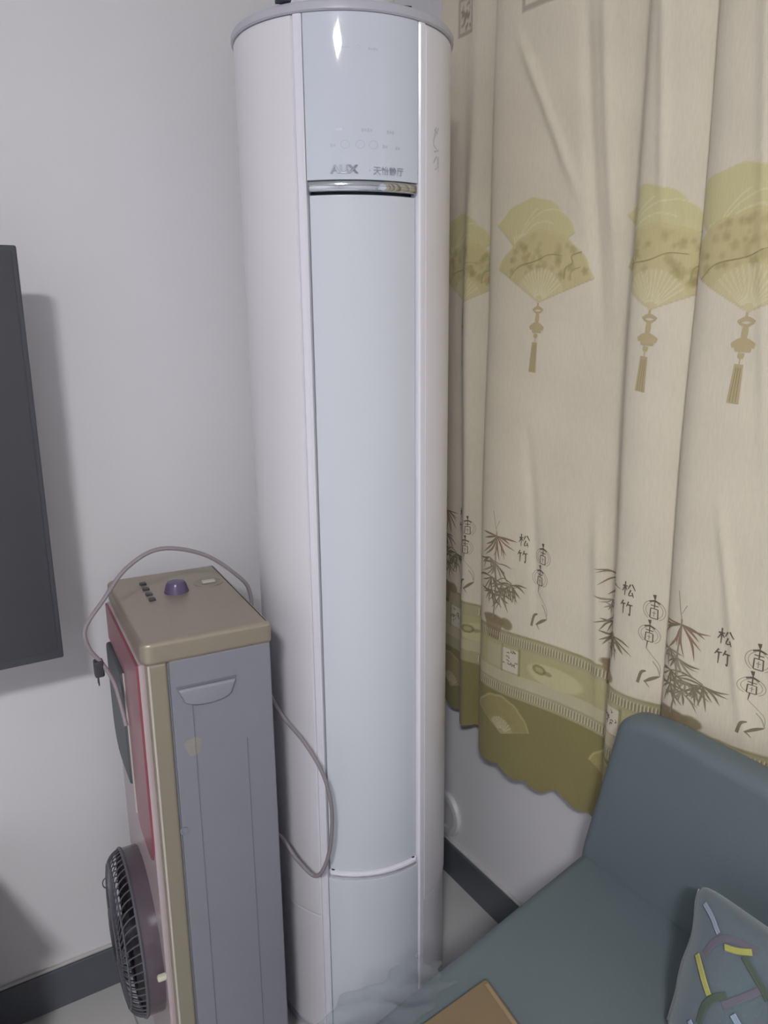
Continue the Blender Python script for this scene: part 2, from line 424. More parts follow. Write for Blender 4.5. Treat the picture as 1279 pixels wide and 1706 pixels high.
# top cap with rolled edges
b = NB()
poly = round_poly([(-HX-.002, -HY-.003), (HX+.002, -HY-.003), (HX+.002, HY+.002), (-HX-.002, HY+.002)], [.018, .006, .006, .018], 6)
prism(b, poly, HT-.036, HT, 'xyz', .007, 4)
cap = tag(obj('top_cap', b, M['gold'], bx, ang=50), 'gold lacquered top with control knobs')
R0 = Matrix.Rotation(R_(4.3), 3, 'Z')
def btop(wx, wy): v = R0 @ Vector((wx+.678, wy+.251, 0)); return v.x, v.y
for k in range(4):
    px_ = (238+k*5.2, 974+k*8.6); p = on_plane(px_[0], px_[1], Vector((0, 0, HT)), Vector((0, 0, 1))); x, y = btop(p.x, p.y)
    b = NB(); box(b, x-.0055, x+.0055, y-.0055, y+.0055, HT-.001, HT+.0035, .001)
    obj('push_button', b, M['black'], bx)
p = on_plane(294, 985, Vector((0, 0, HT)), Vector((0, 0, 1))); x, y = btop(p.x, p.y)
b = NB(); lathe(b, [(.0215, 0), (.0205, .003), (.0175, .014), (.0145, .0185), (.008, .0195), (0, .0195)], 32, Matrix.Translation((x, y, HT-.0005)))
kn = tag(obj('knob', b, M['purple'], bx), 'purple domed knob')
p = on_plane(347, 970, Vector((0, 0, HT)), Vector((0, 0, 1))); x, y = btop(p.x, p.y)
b = NB(); lathe(b, [(.026, 0), (.026, .0012), (.021, .0016), (.019, .0003), (0, .0003)], 32, Matrix.Translation((x, y, HT-.0002)))
kn = obj('dial_ring', b, M['gold_f'], bx)
b = NB(); box(b, x-.012, x+.012, y-.006, y+.006, HT, HT+.004, .0018)
obj('dial_grip', b, M['pale'], kn)
# side handle: raised lip, with the recess shade painted as a dark strip
b = NB()
hx0, hx1, hz = -.052, .040, .838
pts = [(hx0, hz)] + [(hx0+.004+(hx1-hx0-.008)*i/14, hz-.008-.024*(math.sin(math.pi*i/14)**.3 if 0 < i < 14 else 0)) for i in range(15)] + [(hx1, hz)]
prism(b, pts, -HY-.006, -HY+.001, 'xzy', .004, 3)
hd = obj('handle', b, M['handle'], bx, ang=60)
b = NB(); box(b, hx0-.001, hx1+.001, -HY-.0005, -HY+.001, hz, hz+.004, 0)
obj('handle_shade_strip', b, M['groove'], hd)  # dark grey strip stands for shade inside the recess
# glue residue and screw
b = NB(); prism(b, [(-.034+.012*math.cos(t)*(1+.25*math.sin(3*t)), .738+.019*math.sin(t)*(1+.2*math.cos(2*t))) for t in [2*math.pi*i/18 for i in range(18)]], -HY-.0006, -HY+.0005, 'xzy')
tag(obj('glue_patch', b, M['residue'], bx, False), 'pale patch of glue residue')
b = NB(); lathe(b, [(.0062, -.001), (.0062, .0022), (.0045, .0022), (.004, .0008), (0, .0008)], 20, Matrix.Translation((-.058, -HY, .597)) @ Matrix.Rotation(R_(90), 4, 'X'))
obj('screw_cap', b, M['cool_side'], bx)
# front face: rose-silver lower part, red upper part, round dark cover, fan guard
b = NB(); box(b, -HX-.006, -HX+.006, -HY+.010, HY-.008, .03, HT-.036, .004)
obj('front_panel', b, M['pinkish'], bx)
b = NB()
prism(b, round_poly([(-HY+.0115, .535), (-.02, .535), (-.016, .60), (-.012, .815), (HY-.012, .815), (HY-.012, HT-.037), (-HY+.0115, HT-.037)], [.04, .03, 0, 0, .004, .004, .004]), -HX-.0085, -HX+.003, 'yzx', .0008, 1)
tag(obj('red_panel', b, M['red'], bx), 'glossy red front panel')
b = NB(); box(b, -HX-.0105, -HX-.003, -.012, -.0075, .55, .812, .0008)
obj('panel_edge', b, M['pale'], bx)
b = NB(); prism(b, round_poly([(-.006, .60), (HY-.006, .60), (HY-.006, .81), (-.006, .81)], [.012, .09, .02, .01], 8), -HX-.014, -HX-.003, 'yzx', .004, 3)
tag(obj('dark_window', b, M['darkgrille'], bx), 'dark grey window panel with rounded corner')
RXM = Matrix.Rotation(R_(-90), 4, 'Y')          # local +z -> -x
def front_mx(z, d=0.0, y=0.0): return Matrix.Translation((-HX-d, y, z)) @ RXM
# fan guard
GZ, GR, GD = .312, .141, .004
b = NB()
def gpt(r, t, d): return (-HX-GD-d, r*math.cos(t), GZ+r*math.sin(t))
def gring(r, d, wr, n=56): tube(b, [gpt(r, 2*math.pi*i/n, d) for i in range(n)], wr, 6, True)
gring(GR, .032, .0032)
prof_g = [(GR, .032), (GR-.007, .046), (GR-.022, .056), (GR-.055, .061), (.045, .063)]
gring(GR-.020, .0555, .0018); gring(GR-.055, .061, .0014); gring(.045, .063, .003)
for i in range(60):
    t0 = 2*math.pi*i/60; P = []
    for r, d in prof_g: P.append(gpt(r, t0+(GR-r)*5.0, d))
    tube(b, catmull(P, 3), .00125, 5)
gd = tag(obj('fan_guard', b, M['wire'], bx), 'round black wire fan guard')
b = NB(); lathe(b, [(.046, .060), (.046, .064), (.03, .067), (0, .068)], 32, front_mx(GZ, GD))
obj('guard_badge', b, M['black'], gd)
b = NB(); tube(b, [(-HX-GD-.056+.007*math.cos(2*math.pi*i/20), (GR-.012)*math.cos(.12), GZ+(GR-.012)*math.sin(.12)+.011*math.sin(2*math.pi*i/20)) for i in range(20)], .0012, 6, True)
obj('guard_latch', b, M['wire'], gd)
b = NB(); lathe(b, [(GR-.008, -.002), (GR-.002, -.002), (GR, .004), (GR, .030), (GR-.006, .030), (GR-.008, .004)], 72, front_mx(GZ, GD), caps=False)
tag(obj('fan_drum', b, M['drum'], bx), 'dark round drum behind the guard')
b = NB(); lathe(b, [(.03, .004), (.03, .05), (.022, .056), (0, .058)], 28, front_mx(GZ, GD))
hub = obj('fan_hub', b, M['black'], bx)
for k in range(5):
    b2 = NB(); n1, n2 = 7, 6; g = []
    for i in range(n1):
        r = .028+(GR-.022-.028)*i/(n1-1); row = []
        for j in range(n2):
            s = j/(n2-1)-.5; ang = 2*math.pi*k/5+s*(1.0-.15*i/n1)+.25*i/n1
            row.append(b2.verts.new(gpt(r, ang, .024+s*.022)))
        g.append(row)
    for i in range(n1-1):
        for j in range(n2-1): b2.faces.new((g[i][j], g[i+1][j], g[i+1][j+1], g[i][j+1]))
    bmesh.ops.solidify(b2, geom=b2.faces[:], thickness=.0016)
    obj('fan_blade', b2, M['fanblade'], bx)
b = NB(); box(b, -HX-.020, -HX-.004, -HY+.008, -HY+.018, .325, .335, .003)
tag(obj('guard_clip', b, mat('clip_cream', rgb(214, 212, 190), .3), bx), 'small pale cream clip')
# feet
for sx in (-1, 1):
    for sy in (-1, 1):
        b = NB(); lathe(b, [(.012, 0), (.014, .003), (.014, .013)], 16, Matrix.Translation((sx*.07, sy*.14, 0)))
        obj('foot', b, M['black'], bx)
# power cord: from the back, looping beside the air conditioner, over the top and down the front
def wl(p):
    v = R0 @ Vector((p[0]+.678, p[1]+.251, 0)); return (v.x, v.y, p[2])
CP = [(-.590, -.285, .452), (-.556, -.325, .462), (-.540, -.372, .432), (-.522, -.412, .418), (-.506, -.432, .47), (-.500, -.436, .555), (-.508, -.425, .62), (-.526, -.392, .672), (-.548, -.335, .715),
      (-.556, -.28, .775), (-.554, -.25, .85), (-.554, -.245, .905), (-.574, -.25, .94), (-.635, -.252, .992), (-.709, -.255, 1.015), (-.765, -.255, .992), (-.806, -.255, .945), (-.838, -.258, .905), (-.836, -.262, .872), (-.820, -.268, .845), (-.807, -.28, .815), (-.803, -.295, .785), (-.801, -.315, .75)]
b = NB(); tube(b, catmull([wl(p) for p in CP], 8), .0035, 10)
cord = tag(obj('power_cord', b, M['cord'], bx), 'grey power cord looping over the top')
b = NB(); c0 = Vector(wl((-.821, -.264, .838)))
box(b, c0.x-.011, c0.x+.004, c0.y-.009, c0.y+.009, c0.z-.016, c0.z+.012, .003)
for s in (-1, 1): box(b, c0.x-.007, c0.x-.005, c0.y+s*.005-.0015, c0.y+s*.005+.0015, c0.z-.030, c0.z-.014)
obj('plug', b, M['black'], cord)

# ------------------------------------------------------------------ television
tv = thing('television', 'black flat television mounted on the back wall', 'television', (-1.42, -.17, .828))
TW = 1.116
b = NB(); box(b, -TW/2, TW/2, 0, .026, 0, .662, .003); obj('casing', b, M['tv_b'], tv)
b = NB(); box(b, -TW/2+.008, TW/2-.008, -.0012, .004, .014, .654, .0005); obj('screen', b, M['tv'], tv)
b = NB(); box(b, -.4, .4, .02, .062, .1, .5, .01); obj('rear_housing', b, M['tv_b'], tv)
b = NB(); box(b, -.2, .2, .055, .166, .27, .33, .004); box(b, -.2, -.16, .06, .075, .12, .48); box(b, .16, .2, .06, .075, .12, .48); box(b, -.22, .22, .152, .166, .2, .4)
obj('wall_bracket', b, M['steel'], tv)

# unseen low cabinet, added left of the frame to shade the wall's foot
cb = thing('unseen_cabinet', 'low brown wooden cabinet, added out of view to shade the back wall', 'cabinet', (-1.685, -.19, 0))
CW = .62
b = NB(); box(b, -CW, CW, -.15, .17, .05, .44, .004); obj('body', b, M['wood'], cb)
b = NB(); box(b, -CW-.012, CW+.012, -.165, .17, .44, .462, .004); obj('cabinet_top', b, M['wood'], cb)
for i in range(3):
    x0 = -CW+.01+i*(2*CW-.02)/3; x1 = x0+(2*CW-.02)/3-.008
    b = NB(); box(b, x0, x1, -.166, -.15, .07, .43, .003); d = obj('door', b, M['wood'], cb)
    b = NB(); box(b, (x0+x1)/2-.05, (x0+x1)/2+.05, -.18, -.166, .37, .38, .002); obj('handle', b, M['steel'], d)
for sx in (-1, 1):
    for sy in (-.12, .14):
        b = NB(); box(b, sx*(CW-.05)-.02, sx*(CW-.05)+.02, sy-.02, sy+.02, 0, .05); obj('leg', b, M['wood'], cb)

# ------------------------------------------------------------------ pipe cover on right wall
pc = NB(); lathe(pc, [(.058, 0), (.060, .004), (.056, .010), (.045, .013), (.036, .010), (.034, .006), (0, .006)], 48, Matrix.Translation((0, -.088, .165)) @ Matrix.Rotation(R_(-90), 4, 'Y'))
tag(obj('pipe_cover', pc, M['white'], None), 'round white pipe cover on the wall above the dark skirting', 'pipe cover')

# ------------------------------------------------------------------ curtain
plan = [(-.105, -.030), (-.150, -.036), (-.185, -.040), (-.207, -.056), (-.222, -.060), (-.245, -.046), (-.272, -.030), (-.284, -.038), (-.289, -.056), (-.299, -.073), (-.325, -.079), (-.38, -.076), (-.45, -.068), (-.52, -.056), (-.575, -.043),
        (-.603, -.036), (-.622, -.038), (-.634, -.054), (-.646, -.070), (-.662, -.078), (-.694, -.077), (-.738, -.064), (-.776, -.042), (-.789, -.026), (-.773, -.020), (-.756, -.034), (-.750, -.055), (-.760, -.074), (-.783, -.083), (-.82, -.080), (-.855, -.073), (-.90, -.060), (-.94, -.042), (-.957, -.026),
        (-.962, -.040), (-.968, -.068), (-.995, -.080), (-1.06, -.075), (-1.13, -.055), (-1.18, -.028), (-1.19, -.045), (-1.20, -.07), (-1.24, -.08), (-1.32, -.07), (-1.38, -.03), (-1.40, -.06), (-1.44, -.08), (-1.52, -.07), (-1.58, -.03), (-1.61, -.07), (-1.66, -.075), (-1.70, -.04)]
pl = np.array(catmull([(y, x, 0) for y, x in plan], 14))[:, :2]
seg = np.hypot(np.diff(pl[:, 0]), np.diff(pl[:, 1])); sl = np.concatenate([[0], np.cumsum(seg)])
SMAX = sl[-1]
def s_at_y(y, lo, hi):
    idx = [i for i in range(len(pl)) if lo <= pl[i, 0] <= hi and pl[i, 1] < -.058]
    i = min(idx, key=lambda k: abs(pl[k, 0]-y)); return sl[i]
S1 = s_at_y(-.435, -.6, -.30); S2 = s_at_y(-.690, -.75, -.64); S3 = s_at_y(-.845, -.93, -.79)
print('fabric', S1, S2-S1, S3-S2)
PER = .275
CENT = [S1-PER, S1, S2, S3, S3+PER, S3+2*PER, S3+3*PER]
FSC = [1, 1, 1, 1.07, 1, 1, 1]
LOW = [0, 0, .006, .03, .03, .03, .03]
TILT = .055
SFINE = S3+.20
sc_ = np.concatenate([np.arange(0, SFINE, .0022), np.arange(SFINE, SMAX, .006), [SMAX]])
ZB, ZK, ZTOP = .44, .64, 2.44
zr = np.concatenate([np.linspace(0, 1, 82)[:-1]*0+np.nan*np.ones(81), np.arange(ZK, 1.97, .0023), np.arange(1.97, ZTOP, .008), [ZTOP]])
NR, NC = len(zr), len(sc_)
SC2 = float(np.interp(.295, -pl[:220, 0], sl[:220]))
hem = .474 - .013*np.abs(np.sin((sc_-SC2)*math.pi/.075)) + .004*np.sin(sc_*31.0) + .028*np.clip((SC2-.01-sc_)/.02, 0, 1) + .012*np.exp(-((sc_-SC2-.24)/.03)**2)
ZZ = np.empty((NR, NC))
kk = np.linspace(0, 1, 82)[:-1]
for i in range(NR):
    ZZ[i] = hem+(ZK-hem)*kk[i] if i < 81 else zr[i]
SS = np.broadcast_to(sc_, (NR, NC))
Y0 = np.interp(sc_, sl, pl[:, 0]); X0 = np.interp(sc_, sl, pl[:, 1])
# folds flatten a little upward and hang straight; slow wander and soft wrinkles with height
amp = 1.0-.25*np.clip((ZZ-1.2)/1.2, 0, 1)
amp = amp*(1-.75*np.clip((ZZ-1.55)/.3, 0, 1)*np.clip((S1-.14-SS)/.03, 0, 1))
XX = -.05+(X0[None, :]+.05)*amp
XX = XX + .004*np.sin(ZZ*3.1+SS*11)*np.clip((ZZ-.8)/.6, 0, 1) + .0018*np.sin(ZZ*9.0-SS*23+1.0)*np.clip((ZZ-.5)/.5, 0, 1)
def crease(s0, z0, s1, z1, wd, h):
    d = np.array([s1-s0, z1-z0]); L = np.hypot(*d); d = d/L
    a = (SS-s0)*d[0]+(ZZ-z0)*d[1]; p = -(SS-s0)*d[1]+(ZZ-z0)*d[0]
    return h*np.exp(-(p/wd)**2)*np.clip(a/L*4, 0, 1)*np.clip((L-a)/L*4, 0, 1)
sA = S1
XX = XX - crease(sA-.08, 1.86, sA+.09, 1.55, .010, .0045) - crease(sA+.10, 1.95, sA+.16, 1.40, .012, .006) + crease(sA+.06, 1.95, sA+.14, 1.3, .012, .005)
XX = XX - crease(S2-.03, 1.9, S2+.01, 1.48, .009, .004) - crease(S3-.03, 1.9, S3+.05, 1.1, .010, .004) + crease(S3-.01, 1.95, S3+.04, 1.3, .012, .004)
XX = XX - crease(S3-.02, 1.15, S3+.06, .75, .008, .004) + crease(sA-.02, 1.2, sA+.03, .8, .012, .003)
XX = XX - crease(sA+.14, 1.1, sA+.17, .62, .012, .006)
XX = np.minimum(np.maximum(XX, -.086), -.016)
YY = np.broadcast_to(Y0, (NR, NC)) + .006*np.sin(ZZ*1.7)*np.clip((ZZ-1.0), 0, 1)
def tilt(s_, z_):
    g = np.clip((z_-1.05)/.2, 0, 1); d = np.maximum(s_-S1, 0)
    g2 = np.clip((z_-.765)/.15, 0, 1)
    return g*TILT*np.minimum(d, .37)+(1-g)*(.012+(TILT)*g2)*d
ZP = ZZ+tilt(SS, ZZ)
# ---- printed colours (flat print on the cloth)
def L3(r, g, b): return np.array([lin(r), lin(g), lin(b)])
BASE = L3(220, 211, 190)
CC = np.empty((NR, NC, 3)); CC[:] = BASE
def sm(d, wd=.0016): return np.clip(.5-d/wd, 0, 1)
def win_(s0, s1, z0, z1):
    c0, c1 = np.searchsorted(sc_, [s0, s1]); r0, r1 = np.searchsorted(ZP[:, min(c0, NC-1)], [z0-.03, z1+.03])
    return slice(max(r0, 0), max(r1, 0)), slice(c0, c1)
def blend(W, mask, col, op=1.0):
    k = (mask*op)[..., None]; CC[W] = CC[W]*(1-k)+np.array(col)*k
def rotl(W, s0, z0): return SS[W]-s0, ZP[W]-z0
rng = np.random.RandomState(3)
YEL, YEL2, YELD = L3(204, 196, 138), L3(208, 202, 140), L3(156, 142, 96)
TAN, PALE = L3(182, 166, 126), L3(226, 218, 184)
def fan_shape(sc0, zc0, R, a0, a1, col, op, ribs, flowers, inner):
    W = win_(sc0-R*1.2, sc0+R*1.2, zc0-.03, zc0+R*1.1)
    if SS[W].size == 0: return
    x, z = rotl(W, sc0, zc0); r = np.hypot(x, z); an = np.degrees(np.arctan2(x, z))
    edge = R*(1+.012*np.cos(np.radians(an)*14))
    m = sm(r-edge)*sm((a0-an)*r/57.3)*sm((an-a1)*r/57.3)*(z > -.002)
    blend(W, m, col, op)
    blend(W, m*sm(np.abs(r-edge+.003)-.0012), YEL2, .5)
    # stick side lines
    for a in (a0, a1): blend(W, m*sm(np.abs((an-a)*r/57.3)-.0012), TAN, .8)
    for _ in range(flowers):
        fr_ = R*rng.uniform(.48, .95); fa = np.radians(rng.uniform(a0+6, a1-6)); fx, fz = fr_*math.sin(fa), fr_*math.cos(fa); q = rng.uniform(.0022, .0075)
        d = np.hypot(x-fx, z-fz); th = np.arctan2(z-fz, x-fx)
        blend(W, m*sm(d-q*(1+.14*np.cos(5*th+fa*9)), .005), YELD, rng.uniform(.2, .55))
    if inner:
        blend(W, m*sm(r-R*inner, .003), PALE, .22)
    for k in range(ribs):
        a = a0+10+(a1-a0-20)*(k+.5)/ribs
        t = np.abs((an-a)*r/57.3)
        blend(W, m*sm(t-.0008-.012*0, .0016)*(r < R*(inner or .45))*(r > .012), PALE, .75)
def oval(sc0, zc0, a, c, col, op, soft=.0016):
    W = win_(sc0-a-.006, sc0+a+.006, zc0-c-.006, zc0+c+.006)
    if SS[W].size == 0: return
    x, z = rotl(W, sc0, zc0); d = (np.hypot(x/a, z/c)-1)*min(a, c)
    blend(W, sm(d, soft), col, op)
def rect(s0, s1, z0, z1, col, op, soft=.0016, fn=None):
    W = win_(s0-.006, s1+.006, z0-.03, z1+.03)
    if SS[W].size == 0: return
    x, z = SS[W], ZP[W]-(fn(SS[W]) if fn is not None else 0)
    d = np.maximum(np.maximum(s0-x, x-s1), np.maximum(z0-z, z-z1)); blend(W, sm(d, soft), col, op)
wav = lambda s: .006*np.sin(s*17.0)
# olive hem and bands
OL, OL2, BAND, BANDL = L3(139, 130, 84), L3(160, 150, 100), L3(176, 168, 132), L3(192, 184, 150)
rect(-.1, 9, .2, .645, OL, 1, .004, wav)
rect(-.1, 9, .640, .668, BAND, 1, .002, wav)
rect(-.1, 9, .668, .690, BANDL, .9, .003, wav)
rect(-.1, 9, .690, .750, L3(182, 174, 130), 1, .003, wav)
rect(-.1, 9, .748, .776, BAND, 1, .002, wav)
rect(-.1, 9, .774, .778, L3(150, 140, 100), .8, .002, wav)
n_ = .5+.5*np.sin(SS*31+ZZ*17)*np.sin(SS*13-ZZ*29)
for i0 in range(0, 1): CC *= (1+.05*(n_-.5))[..., None]
for ci, c in enumerate(CENT):
    # fan pair
    fk = FSC[ci]; fan_shape(c-.025, 1.402+.06*fk, .114*fk, -48, 62, YEL, .80, 0, 0, 0)
    W = win_(c-.12, c+.09, 1.44, 1.60)
    if SS[W].size:
        x, z = rotl(W, c-.052, 1.474)
        for k, rr_ in enumerate((.062, .080, .095)):      # pale arching grass on the rear fan
            d = np.abs(np.hypot(x-rr_*.9, z)-rr_); blend(W, sm(d-.0009)*(x < rr_*1.3)*(z > 0)*(z < .085), PALE, .7)
        for k in range(7):
            a = -.35+k*.14; t = np.abs(x*math.cos(a)-(z)*math.sin(a)); u_ = x*math.sin(a)+z*math.cos(a)
            blend(W, sm(t-.0013)*(u_ > .012)*(u_ < .046), PALE, .9)
    fan_shape(c, 1.402, .121*fk, -60, 70, L3(202, 189, 140), .95, 13, 46, .48)
    # cartouche, square, hem fan
    c = c+LOW[ci]
    rect(c-.062, c-.016, .694, .742, L3(218, 210, 190), .95, fn=wav)
    rect(c-.064, c-.060, .690, .748, L3(138, 128, 86), .7, fn=wav)
    rect(c-.018, c-.012, .690, .748, L3(138, 128, 86), .7, fn=wav)
    rect(c-.105, c-.066, .696, .742, BANDL, .8, fn=wav)
    oval(c+.070, .716, .062, .022, L3(200, 193, 150), .95, .004)
    oval(c+.035, .722, .016, .010, L3(128, 118, 76), .8); oval(c+.035, .722, .010, .0055, L3(180, 172, 124), .9); oval(c+.055, .720, .010, .0045, L3(128, 118, 76), .6)
    oval(c-.09, .788, .030, .010, L3(128, 110, 84), .9, .003)
    W = win_(c-.13, c-.05, .74, .80)
    if SS[W].size:
        x, z = rotl(W, c-.09, .79); wd = .028+.012*np.clip(z/.04, -1, 0)
        blend(W, sm(np.abs(x)-wd, .002)*(z < .004)*(z > -.042), L3(150, 130, 100), .9)
        blend(W, sm(np.abs(x)-wd, .002)*(z < -.036)*(z > -.044), L3(108, 96, 70), .8)
    oval(c-.055, .787, .018, .012, L3(140, 128, 92), .9, .003)
    fan_shape(c-.06, .545, .085, -62, 66, L3(166, 154, 104), .8, 9, 26, .42)
    c = c-LOW[ci]
    if ci % 2 == 0:
        c = c-.016
        rect(c-.026, c+.024, 1.890, 1.955, L3(168, 158, 140), .9); rect(c-.020, c+.018, 1.897, 1.949, L3(206, 198, 180), 1)
        for _ in range(40): oval(c-.001+rng.uniform(-.015, .015), 1.922+rng.uniform(-.021, .021), rng.uniform(.0016, .004), rng.uniform(.0016, .004), L3(140, 130, 108), .75)
    else:
        rect(c-.06, c+.055, 1.868, 2.0, L3(164, 154, 138), .85); rect(c-.053, c+.048, 1.877, 1.995, BASE, 1)
me = bpy.data.meshes.new('curtain')
V = np.stack([XX, YY, ZZ], -1).reshape(-1, 3)
r_, c_ = np.meshgrid(np.arange(NR-1), np.arange(NC-1), indexing='ij'); i0 = (r_*NC+c_).ravel()
F = np.stack([i0, i0+1, i0+NC+1, i0+NC], -1)
me.vertices.add(len(V)); me.vertices.foreach_set('co', V.astype(np.float32).ravel())
me.loops.add(F.size); me.loops.foreach_set('vertex_index', F.ravel().astype(np.int32))
me.polygons.add(len(F)); me.polygons.foreach_set('loop_start', np.arange(0, F.size, 4, dtype=np.int32))
me.polygons.foreach_set('use_smooth', np.ones(len(F), dtype=bool))
me.update(calc_edges=True)
at_ = me.color_attributes.new('print', 'FLOAT_COLOR', 'POINT')
at_.data.foreach_set('color', np.concatenate([CC.reshape(-1, 3), np.ones((NR*NC, 1))], 1).astype(np.float32).ravel())
def curtain_mat():
    m = mat('curtain_cloth', BASE.tolist()+[1], 0.9, attr='print', sheen=0.15)
    nt = m.node_tree; b = nt.nodes['Principled BSDF']
    tc = nt.nodes.new('ShaderNodeTexCoord'); mp = nt.nodes.new('ShaderNodeMapping'); mp.inputs['Scale'].default_value = (420, 420, 60)
    n = nt.nodes.new('ShaderNodeTexNoise'); n.inputs['Scale'].default_value = 1; n.inputs['Detail'].default_value = 2
    nt.links.new(tc.outputs['Object'], mp.inputs[0]); nt.links.new(mp.outputs[0], n.inputs['Vector'])
    mr = nt.nodes.new('ShaderNodeMapRange'); mr.inputs['To Min'].default_value = .92; mr.inputs['To Max'].default_value = 1.08
    nt.links.new(n.outputs['Fac'], mr.inputs['Value'])
    at = [x for x in nt.nodes if x.type == 'ATTRIBUTE'][0]
    mx = nt.nodes.new('ShaderNodeMix'); mx.data_type = 'RGBA'; mx.blend_type = 'MULTIPLY'; mx.inputs[0].default_value = 1
    nt.links.new(at.outputs['Color'], mx.inputs[6]); nt.links.new(mr.outputs[0], mx.inputs[7]); nt.links.new(mx.outputs[2], b.inputs['Base Color'])
    bp = nt.nodes.new('ShaderNodeBump'); bp.inputs['Strength'].default_value = .25; bp.inputs['Distance'].default_value = .0008
    nt.links.new(n.outputs['Fac'], bp.inputs['Height']); nt.links.new(bp.outputs['Normal'], b.inputs['Normal'])
    return m
cur = tag(link('curtain', me, curtain_mat(), None, False), 'cream curtain printed with yellow folding fans and olive border', 'curtain')

# ---- fine line print as ribbons lying on the cloth
Sx = np.gradient(X0, sc_); Sy = np.gradient(Y0, sc_)
NRM = np.stack([Sy, -Sx, np.zeros_like(Sx)], -1); NRM /= np.linalg.norm(NRM, axis=1)[:, None]
zc_fix = ZZ[:, 0]
def cloth(s, z, off=.0007):
    z = z-float(tilt(s, z))
    c = np.clip(np.interp(s, sc_, np.arange(NC)), 0, NC-1.001); ci = int(c); f = c-ci
    col0 = ZZ[:, ci]
    r = np.clip(np.interp(z, col0, np.arange(NR)), 0, NR-1.001); ri = int(r); g = r-ri
    def bl(A): return (A[ri, ci]*(1-f)+A[ri, ci+1]*f)*(1-g)+(A[ri+1, ci]*(1-f)+A[ri+1, ci+1]*f)*g
    n = NRM[ci]*(1-f)+NRM[ci+1]*f
    return (bl(XX)+n[0]*off, bl(YY)+n[1]*off, bl(ZZ))
INK = {}; CUR = ['']
def stroke(k, pts, w0, w1=None, wm=None, n=4, off=.0007):
    bm, slots = INK.setdefault(CUR[0], (bmesh.new(), []))
    if k not in slots: slots.append(k)
    mi = slots.index(k)
    w1 = w0 if w1 is None else w1
    P = catmull([(a, c, 0) for a, c in pts], n) if len(pts) > 2 else [np.array(pts[0]+(0,))*(1-t)+np.array(pts[1]+(0,))*t for t in np.linspace(0, 1, 6)]
    prev = None; N = len(P)
    for i, p in enumerate(P):
        t = i/(N-1); q = P[min(i+1, N-1)]-P[max(i-1, 0)]; L = math.hypot(q[0], q[1]) or 1
        wd = w0+(w1-w0)*t
        if wm is not None: wd = wd*(1-math.sin(math.pi*t))+wm*math.sin(math.pi*t)
        nx, nz = -q[1]/L*wd/2, q[0]/L*wd/2
        a = bm.verts.new(cloth(p[0]+nx, p[1]+nz, off)); c = bm.verts.new(cloth(p[0]-nx, p[1]-nz, off))
        if prev: bm.faces.new((prev[0], prev[1], c, a)).material_index = mi
        prev = (a, c)
def leaf(k, s, z, ang, L, wd):
    d = (math.sin(ang), math.cos(ang)); bend = random.uniform(-.12, .12)
    stroke(k, [(s, z), (s+d[0]*L*.5+d[1]*L*bend, z+d[1]*L*.5-d[0]*L*bend), (s+d[0]*L, z+d[1]*L)], wd*.3, .0003, wd, 4)
def ring_(k, s, z, a, c, wd, t0=0, t1=360, n=22):
    P = [(s+a*math.cos(R_(t0+(t1-t0)*i/n)), z+c*math.sin(R_(t0+(t1-t0)*i/n))) for i in range(n+1)]
    stroke(k, P, wd, n=1)
SONG = [[(-.95, .30), (-.15, .42)], [(-.55, .95), (-.58, -.95)], [(-.58, .30), (-1.0, -.45)], [(-.52, .25), (-.22, -.15)], [(.25, .75), (-.1, .05)], [(.5, .85), (1.0, .12)], [(.35, .05), (.05, -.75), (.62, -.62)], [(.55, -.25), (.80, -.85)]]
ZHU = [[(-.55, .9), (-1.0, .15)], [(-.75, .42), (-.15, .55)], [(-.50, .45), (-.52, -.9)], [(.30, .95), (-.02, .2)], [(.18, .50), (.95, .62)], [(.58, .55), (.58, -.85), (.38, -.65)]]
